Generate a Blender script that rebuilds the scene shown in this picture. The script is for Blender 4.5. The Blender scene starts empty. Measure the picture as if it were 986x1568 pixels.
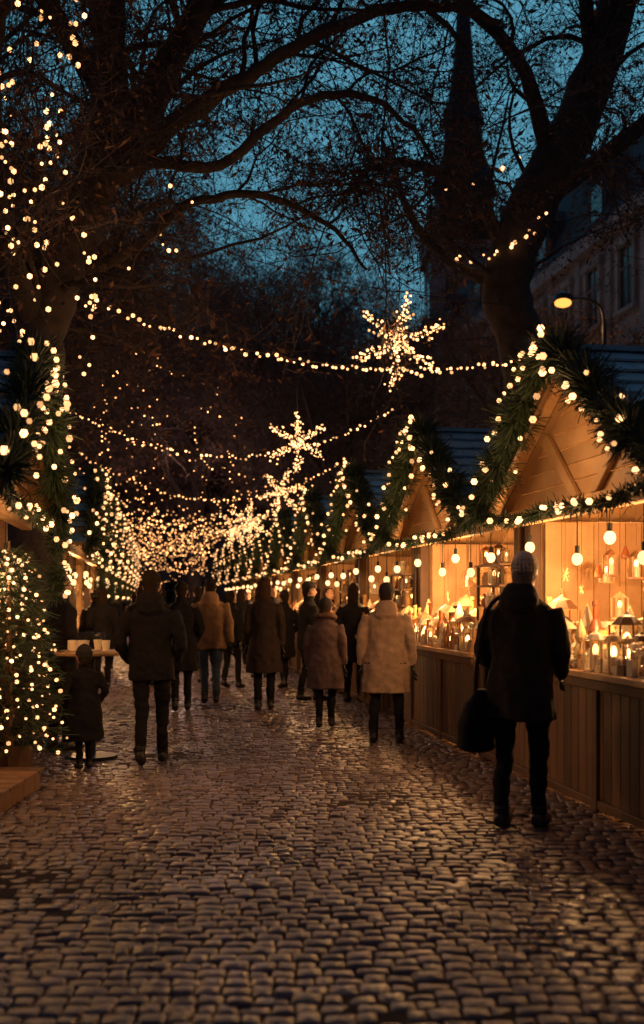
import bpy, math, random
import numpy as np
from mathutils import Matrix, Vector, noise
from mathutils.kdtree import KDTree
random.seed(7); rng=np.random.default_rng(7)
S=bpy.context.scene; C=S.collection
S.view_settings.view_transform='Standard'; S.view_settings.look='None'; S.view_settings.exposure=0
# ------------------------------------------------------------ geometry helper
class G:
    def __init__(s): s.v=[];s.f=[];s.n=0
    def add(s,v,f,m=0,r=None):
        v=np.asarray(v,float);
        if isinstance(f,np.ndarray): f=[f]
        for a in f:
            a=np.asarray(a)
            rr=np.full(len(a),random.random() if r is None else 0.) if not isinstance(r,np.ndarray) else r[:len(a)]
            if isinstance(r,float): rr=np.full(len(a),r)
            s.f.append((a+s.n,m,rr))
        s.v.append(v); s.n+=len(v)
    def box(s,x0,x1,y0,y1,z0,z1,m=0,M=None):
        v=np.array([[x,y,z] for z in(z0,z1) for y in(y0,y1) for x in(x0,x1)],float)
        f=np.array([[0,2,3,1],[4,5,7,6],[0,1,5,4],[2,6,7,3],[0,4,6,2],[1,3,7,5]])
        if M is not None: v=v@np.array(M.to_3x3()).T+np.array(M.translation)
        s.add(v,f,m)
    def prism(s,poly,y0,y1,m=0):   # poly of (x,z), extruded in y
        n=len(poly); v=[(x,y0,z) for x,z in poly]+[(x,y1,z) for x,z in poly]
        q=np.array([[i,(i+1)%n,(i+1)%n+n,i+n] for i in range(n)])
        if n==4: s.add(v,[q,np.array([[3,2,1,0],[4,5,6,7]])],m,random.random())
        else: s.add(v,[q,np.array([[2,1,0],[3,4,5]])],m,random.random())
    def build(s,name,mats,parent=None,smooth=False,M=None,bevel=0):
        me=bpy.data.meshes.new(name); V=np.concatenate(s.v).astype(np.float32)
        me.vertices.add(len(V)); me.vertices.foreach_set('co',V.ravel())
        li=np.concatenate([a.ravel() for a,_,_ in s.f]).astype(np.int32)
        tot=np.concatenate([np.full(len(a),a.shape[1]) for a,_,_ in s.f]).astype(np.int32)
        mi=np.concatenate([np.full(len(a),m) for a,m,_ in s.f]).astype(np.int32)
        rr=np.concatenate([r for _,_,r in s.f]).astype(np.float32)
        st=np.concatenate([[0],np.cumsum(tot)[:-1]]).astype(np.int32)
        me.loops.add(len(li)); me.loops.foreach_set('vertex_index',li)
        me.polygons.add(len(tot)); me.polygons.foreach_set('loop_start',st)
        try: me.polygons.foreach_set('loop_total',tot)
        except Exception: pass
        me.polygons.foreach_set('material_index',mi)
        me.polygons.foreach_set('use_smooth',np.full(len(tot),smooth))
        at=me.attributes.new('rnd','FLOAT','FACE'); at.data.foreach_set('value',rr)
        for m in mats: me.materials.append(m)
        me.update(calc_edges=True); me.validate()
        return link(name,me,parent,M,bevel)
def link(name,me,parent=None,M=None,bevel=0):
    o=bpy.data.objects.new(name,me); C.objects.link(o)
    if parent: o.parent=parent
    if M is not None: o.matrix_local=M
    if bevel:
        b=o.modifiers.new('b','BEVEL'); b.width=bevel; b.segments=1; b.limit_method='ANGLE'
    return o
def empty(name,M=None):
    o=bpy.data.objects.new(name,None); o.empty_display_size=.2; C.objects.link(o)
    if M is not None: o.matrix_world=M
    return o
def tube(pts,rad,k=8,ry=None,cap=True,ref=(0.13,0.97,0.2)):
    P=np.asarray(pts,float); n=len(P); r=np.broadcast_to(np.asarray(rad,float),(n,)); r2=r if ry is None else np.broadcast_to(np.asarray(ry,float),(n,))
    T=np.gradient(P,axis=0); T/=np.linalg.norm(T,axis=1)[:,None]+1e-9
    R=np.cross(T,np.asarray(ref,float)); ln=np.linalg.norm(R,axis=1)
    R[ln<.05]=np.cross(T[ln<.05],[1,0,0.1]); R/=np.linalg.norm(R,axis=1)[:,None]+1e-9
    U=np.cross(R,T); a=np.arange(k)*2*math.pi/k
    V=(P[:,None]+R[:,None]*(np.cos(a)[None,:,None]*r[:,None,None])+U[:,None]*(np.sin(a)[None,:,None]*r2[:,None,None])).reshape(-1,3)
    i=np.arange(n-1)[:,None]*k; j=np.arange(k)[None]; j2=(j+1)%k
    Q=np.stack([i+j,i+j2,i+k+j2,i+k+j],-1).reshape(-1,4)
    F=[Q]
    if cap:
        V=np.concatenate([V,P[:1],P[-1:]]); c0=n*k; jj=np.arange(k); j3=(jj+1)%k
        F.append(np.stack([np.full(k,c0),j3,jj],-1)); F.append(np.stack([np.full(k,c0+1),(n-1)*k+jj,(n-1)*k+j3],-1))
    return V,F
def smoothpath(P,m=5):
    P=np.asarray(P,float); n=len(P); out=[]
    for i in range(n-1):
        p0=P[max(i-1,0)];p1=P[i];p2=P[i+1];p3=P[min(i+2,n-1)]
        for t in np.arange(m)/m:
            out.append(.5*((2*p1)+(-p0+p2)*t+(2*p0-5*p1+4*p2-p3)*t*t+(-p0+3*p1-3*p2+p3)*t**3))
    out.append(P[-1]); return np.array(out)
def ball(c,rx,ry=None,rz=None,k=10,n=7):
    ry=rx if ry is None else ry; rz=rx if rz is None else rz
    ph=np.linspace(0,math.pi,n+1)[1:-1]; a=np.arange(k)*2*math.pi/k
    V=np.stack([np.outer(np.sin(ph),np.cos(a))*rx,np.outer(np.sin(ph),np.sin(a))*ry,np.outer(np.cos(ph),np.ones(k))*rz],-1).reshape(-1,3)
    V=np.concatenate([V,[[0,0,rz],[0,0,-rz]]])+np.asarray(c)
    m=len(ph); i=np.arange(m-1)[:,None]*k; j=np.arange(k)[None]; j2=(j+1)%k
    Q=np.stack([i+j,i+k+j,i+k+j2,i+j2],-1).reshape(-1,4); jj=np.arange(k); j3=(jj+1)%k
    return V,[Q,np.stack([np.full(k,m*k),jj,j3],-1),np.stack([np.full(k,m*k+1),(m-1)*k+j3,(m-1)*k+jj],-1)]
def lathe(c,prof,k=12):
    V=[];n=len(prof);a=np.arange(k)*2*math.pi/k
    for r,z in prof: V.append(np.stack([np.cos(a)*r,np.sin(a)*r,np.full(k,z)],-1))
    V=np.concatenate(V)+np.asarray(c); i=np.arange(n-1)[:,None]*k; j=np.arange(k)[None]; j2=(j+1)%k
    return V,[np.stack([i+j,i+j2,i+k+j2,i+k+j],-1).reshape(-1,4)]
t=(1+5**.5)/2
ICO=np.array([(-1,t,0),(1,t,0),(-1,-t,0),(1,-t,0),(0,-1,t),(0,1,t),(0,-1,-t),(0,1,-t),(t,0,-1),(t,0,1),(-t,0,-1),(-t,0,1)])/math.sqrt(1+t*t)
ICF=np.array([(0,11,5),(0,5,1),(0,1,7),(0,7,10),(0,10,11),(1,5,9),(5,11,4),(11,10,2),(10,7,6),(7,1,8),(3,9,4),(3,4,2),(3,2,6),(3,6,8),(3,8,9),(4,9,5),(2,4,11),(6,2,10),(8,6,7),(9,8,1)])
def bulbs(g,cs,r,m=0):
    cs=np.asarray(cs,float)
    if len(cs)==0: return
    rr=np.broadcast_to(np.asarray(r,float),(len(cs),))*rng.uniform(.6,1.3,len(cs))
    V=(cs[:,None]+ICO[None]*rr[:,None,None]).reshape(-1,3)
    F=(np.arange(len(cs))[:,None,None]*12+ICF[None]).reshape(-1,3)
    g.add(V,F,m,np.repeat(rng.random(len(cs)),20))
# ------------------------------------------------------------ materials
def nt(name):
    m=bpy.data.materials.new(name); m.use_nodes=True; N=m.node_tree.nodes; L=m.node_tree.links
    return m,N,L,N['Principled BSDF']
def mat(name,c1,c2=None,rough=.7,scale=8,bump=.0,bscale=None,metal=0,rnd=0,stretch=None,spec=.5,sheen=0):
    m,N,L,B=nt(name); c2=c2 or tuple(x*.6 for x in c1)
    tc=N.new('ShaderNodeTexCoord'); mp=N.new('ShaderNodeMapping'); L.new(tc.outputs['Object'],mp.inputs[0])
    if stretch: mp.inputs['Scale'].default_value=stretch
    nz=N.new('ShaderNodeTexNoise'); nz.inputs['Scale'].default_value=scale; nz.inputs['Detail'].default_value=6; L.new(mp.outputs[0],nz.inputs['Vector'])
    rp=N.new('ShaderNodeValToRGB'); rp.color_ramp.elements[0].position=.3; rp.color_ramp.elements[1].position=.7
    rp.color_ramp.elements[0].color=(*c2,1); rp.color_ramp.elements[1].color=(*c1,1); L.new(nz.outputs[0],rp.inputs[0])
    out=rp.outputs[0]
    if rnd:
        at=N.new('ShaderNodeAttribute'); at.attribute_name='rnd'
        mr=N.new('ShaderNodeMapRange'); mr.inputs[3].default_value=1-rnd; mr.inputs[4].default_value=1+rnd*.6; L.new(at.outputs['Fac'],mr.inputs[0])
        hs=N.new('ShaderNodeHueSaturation'); L.new(mr.outputs[0],hs.inputs['Value']); L.new(out,hs.inputs['Color']); out=hs.outputs[0]
    L.new(out,B.inputs['Base Color']); B.inputs['Roughness'].default_value=rough; B.inputs['Metallic'].default_value=metal
    B.inputs['Specular IOR Level'].default_value=spec
    if sheen: B.inputs['Sheen Weight'].default_value=sheen
    if bump:
        n2=N.new('ShaderNodeTexNoise'); n2.inputs['Scale'].default_value=bscale or scale*3; n2.inputs['Detail'].default_value=5; L.new(mp.outputs[0],n2.inputs['Vector'])
        bp=N.new('ShaderNodeBump'); bp.inputs['Strength'].default_value=bump; bp.inputs['Distance'].default_value=.02; L.new(n2.outputs[0],bp.inputs['Height']); L.new(bp.outputs[0],B.inputs['Normal'])
    return m
def emis(name,col,st,var=.35,samp=True):
    m=bpy.data.materials.new(name); m.use_nodes=True; N=m.node_tree.nodes; L=m.node_tree.links
    for n in list(N): N.remove(n)
    o=N.new('ShaderNodeOutputMaterial'); e=N.new('ShaderNodeEmission'); e.inputs[0].default_value=(*col,1)
    at=N.new('ShaderNodeAttribute'); at.attribute_name='rnd'; mr=N.new('ShaderNodeMapRange'); mr.inputs[3].default_value=st*(1-var); mr.inputs[4].default_value=st*(1+var)
    L.new(at.outputs['Fac'],mr.inputs[0]); L.new(mr.outputs[0],e.inputs[1]); L.new(e.outputs[0],o.inputs[0])
    if not samp: m.cycles.emission_sampling='NONE'
    return m
M_wood=mat('pale_wood',(.58,.36,.17),(.42,.23,.10),.6,3,.25,40,rnd=.28,stretch=(1,1,1))
M_woodv=mat('counter_wood',(.20,.095,.04),(.10,.048,.022),.5,3,.3,30,rnd=.45,stretch=(4,4,.6))
M_woodd=mat('dark_timber',(.14,.07,.03),(.08,.04,.018),.6,4,.2,30,rnd=.3)
M_roof=mat('slate_roof',(.17,.33,.42),(.12,.24,.31),.5,5,.3,30,rnd=.1)
M_fir=mat('fir_needles',(.03,.055,.022),(.015,.033,.015),.6,6,rnd=.5)
M_bulb=emis('warm_bulb',(1,.47,.18),3.2,.7,False)
M_bulbf=emis('warm_small_bulb',(1,.42,.14),3.6,.85,False)
M_globe=emis('globe_bulb',(1,.56,.23),2.6,.3)
M_bark=mat('tree_bark',(.075,.052,.044),(.03,.021,.018),.9,5,1.,14)
M_twig=mat('twig_bark',(.085,.06,.058),(.05,.037,.036),.9,5)
M_leaf=mat('autumn_leaves',(.17,.075,.04),(.09,.04,.025),.7,3,rnd=.5)
M_cable=mat('black_cable',(.02,.018,.016),None,.6)
M_metal=mat('dark_metal',(.04,.04,.045),None,.4,metal=.8)
M_skin=mat('skin',(.42,.24,.16),(.38,.2,.13),.5,20)
M_shoe=mat('shoe_leather',(.018,.014,.012),None,.4,20)
M_dark=mat('eye_dark',(.02,.015,.012),None,.3); M_lip=mat('lips',(.3,.12,.1),None,.5)
M_glass,N_,L_,B_=nt('window_glass'); B_.inputs['Base Color'].default_value=(.02,.025,.03,1); B_.inputs['Roughness'].default_value=.1
M_stone=mat('facade_stone',(.36,.32,.32),(.22,.2,.2),.85,1.2,.4,8,rnd=.15)
M_broof=mat('building_roof',(.03,.042,.065),(.02,.03,.045),.8,2,spec=.2)
# ------------------------------------------------------------ world (afterglow ahead, darker behind)
w=bpy.data.worlds.new('World'); S.world=w; w.use_nodes=True; N=w.node_tree.nodes; L=w.node_tree.links
bg=N['Background']; tc=N.new('ShaderNodeTexCoord'); sx=N.new('ShaderNodeSeparateXYZ'); L.new(tc.outputs['Generated'],sx.inputs[0])
rp=N.new('ShaderNodeValToRGB'); e=rp.color_ramp.elements; e[0].position=0; e[0].color=(.05,.09,.14,1); e[1].position=.8; e[1].color=(.05,.14,.25,1)
x=e.new(.28); x.color=(.09,.32,.45,1); x=e.new(.45); x.color=(.10,.35,.50,1)
L.new(sx.outputs['Z'],rp.inputs[0])
my=N.new('ShaderNodeMapRange'); my.inputs[1].default_value=-.2; my.inputs[2].default_value=.8; L.new(sx.outputs['Y'],my.inputs[0])
mb=N.new('ShaderNodeMix'); mb.data_type='RGBA'; mb.inputs[6].default_value=(.052,.052,.08,1); L.new(my.outputs[0],mb.inputs[0]); L.new(rp.outputs[0],mb.inputs[7])
sk=N.new('ShaderNodeTexSky'); sk.sky_type='NISHITA'; sk.sun_disc=False; sk.sun_elevation=math.radians(-3); sk.sun_rotation=math.radians(20)
mx=N.new('ShaderNodeMix'); mx.data_type='RGBA'; mx.inputs[0].default_value=.08; L.new(mb.outputs[2],mx.inputs[6]); L.new(sk.outputs[0],mx.inputs[7])
L.new(mx.outputs[2],bg.inputs[0]); bg.inputs[1].default_value=.95
sun=bpy.data.lights.new('dusk_sun','SUN'); sun.energy=.02; sun.angle=.3; sun.color=(.6,.75,1); so=bpy.data.objects.new('dusk_sun',sun); C.objects.link(so); so.rotation_euler=(math.radians(60),0,math.radians(160))
def lamp(x,y,z,W,col=(1,.52,.20),r=.05,name='stall_light'):
    l=bpy.data.lights.new(name,'POINT'); l.energy=W; l.color=col; l.shadow_soft_size=r
    o=bpy.data.objects.new(name,l); C.objects.link(o); o.location=(x,y,z); return o
# ------------------------------------------------------------ ground + cobbles
def stone_mat():
    m,N,L,B=nt('cobblestone'); at=N.new('ShaderNodeAttribute'); at.attribute_name='rnd'
    rp=N.new('ShaderNodeValToRGB'); e=rp.color_ramp.elements; e[0].color=(.07,.045,.042,1); e[1].color=(.16,.103,.09,1); x=e.new(.5); x.color=(.105,.068,.062,1); L.new(at.outputs['Fac'],rp.inputs[0])
    tc=N.new('ShaderNodeTexCoord'); nz=N.new('ShaderNodeTexNoise'); nz.inputs['Scale'].default_value=30; nz.inputs['Detail'].default_value=8; L.new(tc.outputs['Object'],nz.inputs['Vector'])
    mr=N.new('ShaderNodeMapRange'); mr.inputs[3].default_value=.5; mr.inputs[4].default_value=1.4; L.new(nz.outputs[0],mr.inputs[0])
    hs=N.new('ShaderNodeHueSaturation'); L.new(rp.outputs[0],hs.inputs['Color']); L.new(mr.outputs[0],hs.inputs['Value']); L.new(hs.outputs[0],B.inputs['Base Color'])
    n3=N.new('ShaderNodeTexNoise'); n3.inputs['Scale'].default_value=1.3; n3.inputs['Detail'].default_value=4; L.new(tc.outputs['Object'],n3.inputs['Vector'])
    m3=N.new('ShaderNodeMapRange'); m3.inputs[1].default_value=.3; m3.inputs[2].default_value=.7; m3.inputs[3].default_value=.25; m3.inputs[4].default_value=.5; L.new(n3.outputs[0],m3.inputs[0]); L.new(m3.outputs[0],B.inputs['Roughness'])
    bp=N.new('ShaderNodeBump'); bp.inputs['Strength'].default_value=1.; bp.inputs['Distance'].default_value=.009; L.new(nz.outputs[0],bp.inputs['Height']); L.new(bp.outputs[0],B.inputs['Normal']); return m
M_st=stone_mat()
g=G(); g.add([(-250,-60,-.011),(250,-60,-.011),(250,400,-.011),(-250,400,-.011)],np.array([[0,1,2,3]]))
g.build('ground',[mat('mortar_sand',(.042,.029,.026),(.024,.018,.016),.95,6,.5,60,spec=.1)])
oct_=np.array([(-1,-.8),(-.88,-1),(.88,-1),(1,-.8),(1,.8),(.88,1),(-.88,1),(-1,.8)])
py=.100; pts=[];HX=[];rows=int((46-.6)/py)
for i in range(rows):
    y=.6+i*py; xr=2.6+.33*min(y,14); cx=-.12*y
    wd=rng.uniform(.07,.14,int(2*xr/.102)); xs=np.cumsum(wd)-wd/2-xr+cx+rng.uniform(0,.15)
    pts.append(np.stack([xs,np.full(len(xs),y)],-1)); HX.append(wd/2)
P=np.concatenate(pts); hx=np.concatenate(HX); n=len(P)
P[:,1]+=rng.uniform(-.006,.006,n)
P[:,1]+=.07*np.sin(P[:,0]*1.5+.6*np.sin(P[:,1]*.7))+.02*np.sin(P[:,0]*4+P[:,1])
hx=hx-rng.uniform(.001,.004,n); hy=py/2*rng.uniform(.86,.97,n)
hz=rng.normal(0,.003,n)+.014*np.sin(P[:,0]*1.7+1)*np.sin(P[:,1]*1.3); tx=rng.normal(0,.04,n); ty=rng.normal(0,.07,n)
V=np.zeros((n,25,3)); ang=rng.normal(0,.035,n)
for ri,(s,z) in enumerate([(1.0,-.03),(.97,-.003),(.84,.004)]):
    jx=oct_[:,0][None]*s*hx[:,None]+rng.normal(0,.003,(n,8)); jy=oct_[:,1][None]*s*hy[:,None]+rng.normal(0,.003,(n,8))
    V[:,ri*8:ri*8+8,0]=jx*np.cos(ang)[:,None]-jy*np.sin(ang)[:,None]; V[:,ri*8:ri*8+8,1]=jy*np.cos(ang)[:,None]+jx*np.sin(ang)[:,None]
    V[:,ri*8:ri*8+8,2]=z+(jx*tx[:,None]+jy*ty[:,None] if z>-.02 else 0)+(hz[:,None] if z>-.02 else 0)
V[:,24,2]=.005+hz+rng.normal(0,.0015,n)
V[:,:,0]+=P[:,0:1]; V[:,:,1]+=P[:,1:2]
q=[];tr=[]
for r in (0,8):
    for j in range(8): q.append((r+j,r+(j+1)%8,r+8+(j+1)%8,r+8+j))
for j in range(8): tr.append((16+j,16+(j+1)%8,24))
q=np.array(q);tr=np.array(tr); off=(np.arange(n)*25)[:,None,None]; rs=rng.random(n)
g=G(); g.v.append(V.reshape(-1,3)); g.n=n*25
g.f.append(((q[None]+off).reshape(-1,4),0,np.repeat(rs,16))); g.f.append(((tr[None]+off).reshape(-1,3),0,np.repeat(rs,8)))
g.build('cobblestone_street',[M_st],smooth=True)
# ------------------------------------------------------------ garland helper
def garland(g,gb,path,R=.13,dens=1300,bd=11,br=.03,side=(0,-1,0)):
    P=smoothpath(path,6); seg=np.linalg.norm(np.diff(P,axis=0),axis=1); Lt=seg.sum(); cum=np.concatenate([[0],np.cumsum(seg)])
    n=int(Lt*dens); t=rng.uniform(0,Lt,n); c=np.stack([np.interp(t,cum,P[:,i]) for i in range(3)],-1)
    d=rng.normal(size=(n,3)); d/=np.linalg.norm(d,axis=1)[:,None]; lump=1+.3*np.sin(t*9)+.2*np.sin(t*23)
    a=c+d*(R*.25*lump)[:,None]; b=c+d*(R*rng.uniform(.6,1.1,n)*lump)[:,None]+rng.normal(0,.02,(n,3))
    s=np.cross(d,rng.normal(size=(n,3))); s/=np.linalg.norm(s,axis=1)[:,None]+1e-9; s*=.006
    V=np.stack([a-s,a+s,b+s*.5,b-s*.5],1).reshape(-1,3); g.add(V,np.arange(n*4).reshape(n,4),0,rng.random(n))
    Vt,F=tube(P,R*.35,6); g.add(Vt,F,0,.1)
    m=int(Lt*bd); t=np.sort(rng.uniform(0,Lt,m)); c=np.stack([np.interp(t,cum,P[:,i]) for i in range(3)],-1)
    d=rng.normal(size=(m,3))+np.array(side)*1.1; d/=np.linalg.norm(d,axis=1)[:,None]; bulbs(gb,c+d*R*1.02,br)
# ------------------------------------------------------------ stall
HW=1.98; EZ=2.3; PZ=3.4; DEP=2.4
QF=np.array([[0,1,2,3],[7,6,5,4],[0,4,5,1],[1,5,6,2],[2,6,7,3],[3,7,4,0]])
def build_stall_parts(v):
    parts=[]
    sl=(PZ-EZ)/HW
    g=G() # roof courses
    for sgn in(-1,1):
        nC=9
        for i in range(nC):
            a=i/nC;b=(i+1.15)/nC; Wd=HW+.02
            xa,xb=Wd*a,Wd*min(b,1.02); za,zb=PZ-sl*xa,PZ-sl*xb
            for yy in np.arange(-.0,DEP,.3):
                y0=yy+.003+( .15 if i%2 else 0); y1=min(y0+.294,DEP+.1)
                dz=random.uniform(0,.008)
                v8=[(sgn*xa,y0,za+.02+dz),(sgn*xb,y0,zb+.05+dz),(sgn*xb,y1,zb+.05+dz),(sgn*xa,y1,za+.02+dz)]
                v8+= [(p[0],p[1],p[2]-.018) for p in v8]; g.add(v8,QF)
        for yy in np.arange(.0,DEP,.2):
            y0,y1=yy+.004,yy+.194
            v8=[(0,y0,PZ),(sgn*(HW),y0,EZ),(sgn*(HW),y1,EZ),(0,y1,PZ)]; v8+=[(p[0],p[1],p[2]-.03) for p in v8]; g.add(v8,QF,1)
    g.box(-.07,.07,-.02,DEP+.05,PZ+.02,PZ+.06,0)
    parts.append(('roof',g,[M_roof,M_wood],False,0))
    g=G() # gable planks
    z=EZ+.02; GY=.22
    def hw(z): return max(.0,(PZ-.04-z)/sl)
    while z<PZ-.1:
        z1=min(z+.135,PZ-.07); a,b=hw(z),hw(z1); g.prism([(-a,z),(a,z),(b,z1),(-b,z1)],GY+.05+random.uniform(0,.006),GY+.075,0); z+=.14
    g.box(-HW+.02,HW-.02,GY,GY+.1,EZ-.12,EZ+.015,0)       # header beam
    for sgn in(-1,1):   # barge rafters + braces
        for (ya,yb) in((.02,.06),):
            v8=[(0,ya,PZ-.035),(sgn*HW,ya,EZ-.035),(sgn*HW,yb,EZ-.035),(0,yb,PZ-.035)]; v8+=[(p[0],p[1],p[2]-.07) for p in v8]; g.add(v8,QF,1)
        v8=[(sgn*.12,GY,EZ+.02),(sgn*.24,GY,EZ+.02),(sgn*.92,GY,PZ-.58),(sgn*.80,GY,PZ-.50)]; v8+=[(p[0],p[1]+.045,p[2]) for p in v8]; g.add(v8,QF,0)
        g.box(sgn*HW-.06-sgn*.07,sgn*HW+.06-sgn*.07,.45,.57,0,EZ-.03,1)   # post
        g.box(sgn*HW-.05-sgn*.07,sgn*HW+.05-sgn*.07,DEP-.1,DEP-.02,0,EZ-.03,1)
    parts.append(('gable_frame',g,[M_wood,M_woodd],False,.006))
    g=G() # walls
    for x in np.arange(-HW+.1,HW-.1,.16): g.box(x,x+.154,DEP-.16,DEP-.13+random.uniform(0,.006),.0,EZ+ (0 if abs(x+.08)>1.9 else min(1.,(HW-abs(x+.08))*sl)-.1),0)
    for sgn in(-1,1):
        for yy in np.arange(.62,DEP-.2,.16): g.box(sgn*(HW-.1)-.012,sgn*(HW-.1)+.012+random.uniform(0,.005),yy,yy+.154,0,EZ-.06,0)
    for zz in(1.25,1.6,1.95): g.box(-HW+.2,HW-.2,DEP-.42,DEP-.17,zz,zz+.03,1)
    if v!='left':
        for xx in(.98,1.76):
            for yy2 in(.34,.5): g.box(xx,xx+.03,yy2,yy2+.03,1.001,1.85,1)
        for zz in(1.2,1.42,1.64,1.85): g.box(.97,1.8,.32,.55,zz,zz+.02,0)
    parts.append(('plank_walls',g,[M_wood,M_woodd],False,0))
    g=G() # counter
    yc=.0 if v!='left' else .62
    for x in np.arange(-HW+.02,HW-.12,.145): g.box(x,x+.139,yc+.04,yc+.065+random.uniform(0,.008),.1,.95,0)
    for x in(-HW+.02,-.66,.66,HW-.1): g.box(x,x+.08,yc+.012,yc+.038,.02,.95,1)
    g.box(-HW+.02,HW-.02,yc+.02,yc+.06,.04,.1,1)
    g.box(-HW+.01,HW-.01,yc-.06,yc+.55,.955,1.0,2); g.box(-HW+.03,HW-.03,yc-.02,yc+.012,.88,.95,1)
    for sgn in(-1,1): g.box(sgn*(HW-.04)-.012,sgn*(HW-.04)+.012,yc+.07,yc+.5,0.0,.95,0)
    parts.append(('counter',g,[M_woodv,M_woodd,M_wood],False,.005))
    g=G();gb=G();gc=G()
    bd=12 if v!='left' else 17
    for sgn in(-1,1):
        garland(g,gb,[(0,-.02,PZ+.04),(sgn*.5,-.05,PZ-.22),(sgn*1.0,-.05,PZ-.56),(sgn*1.5,-.05,PZ-.86),(sgn*1.9,-.04,EZ+.0)],.185,2500,bd,.027)
    garland(g,gb,[(-1.88,.0,EZ-.04),(-.9,.0,EZ-.12),(0,.0,EZ-.09),(.9,.0,EZ-.13),(1.88,.0,EZ-.04)],.06,1000,5,.025)
    if v=='left': garland(g,gb,[(1.9,-.04,EZ+.1),(1.93,-.02,EZ-.3),(1.92,.0,EZ-.75)],.13,1700,14,.026)
    parts.append(('fir_garland',g,[M_fir],False,0))
    parts.append(('garland_bulbs',gb,[M_bulb],True,0))
    gg=G()
    for x,z in((-1.45,1.98),(-.5,1.84),(.3,1.97),(.85,1.80),(1.6,1.93)):
        yq=random.uniform(.28,.42)
        V,F=ball((x,yq,z),.045,.045,.052,k=12,n=8); gg.add(V,F,0,random.random()); V,F=tube([(x,yq,z+.045),(x,yq,z+.11)],.02,6); gc.add(V,F); V,F=tube([(x,yq,z+.1),(x,yq,EZ+.1)],.005,4); gc.add(V,F)
    parts.append(('pendant_bulbs',gg,[M_globe],True,0)); parts.append(('cables',gc,[M_cable],False,0))
    return parts
GOODM=[mat('amber_glass',(.8,.45,.17),None,.15,5,rnd=.5),mat('cream_ceramic',(.85,.75,.55),(.7,.58,.4),.35,5,rnd=.2),mat('brown_glaze',(.40,.13,.05),None,.3,5,rnd=.4),M_woodd,emis('candle_glow',(1,.5,.17),5,.4,False),mat('gingerbread',(.45,.22,.09),None,.7,20,rnd=.4),M_fir,mat('straw',(.75,.55,.28),None,.8,20,rnd=.4)]
def jar(g,x,y,z,s,m): V,F=lathe((x,y,z),[(0,0),(.05*s,0),(.055*s,.02*s),(.055*s,.1*s),(.035*s,.125*s),(.035*s,.14*s),(.04*s,.142*s),(.04*s,.165*s),(0,.168*s)]); g.add(V,F,m)
def bottle(g,x,y,z,s,m): V,F=lathe((x,y,z),[(0,0),(.035*s,0),(.037*s,.15*s),(.014*s,.2*s),(.013*s,.26*s),(.017*s,.262*s),(.017*s,.28*s),(0,.28*s)]); g.add(V,F,m)
def lantern(g,x,y,z,s):
    w=.055*s;h=.2*s; fm=random.choice([3,5,1,7])
    g.box(x-w,x+w,y-w,y+w,z,z+.015,fm)
    for a in(-1,1):
        for b in(-1,1): g.box(x+a*w-.006,x+a*w+.006,y+b*w-.006,y+b*w+.006,z+.016,z+h,fm)
    V,F=lathe((x,y,z+h),[(w*1.3,0),(w*.7,.035*s),(w*.3,.045*s),(0,.06*s)],8); g.add(V,F,fm)
    V,F=lathe((x,y,z+.016),[(0,0),(.028*s,0),(.028*s,.09*s),(0,.1*s)],8); g.add(V,F,1)
    V,F=ball((x,y,z+.016+.12*s),.02*s,.02*s,.04*s,k=6,n=5); g.add(V,F,4)
def strawstar(g,x,y,z,s):
    for k in range(4):
        a=k*math.pi/4+random.random(); d=np.array([math.cos(a),0,math.sin(a)])*s; V,F=tube([np.array([x,y,z])-d,(x,y,z),np.array([x,y,z])+d],[.004,.008,.004],5); g.add(V,F,7)
def doll(g,x,y,z,s,m):
    V,F=lathe((x,y,z),[(0,0),(.04*s,0),(.045*s,.03*s),(.03*s,.09*s),(.018*s,.115*s),(.027*s,.14*s),(.024*s,.165*s),(.012*s,.2*s),(0,.23*s)],10); g.add(V,F,m)
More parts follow.
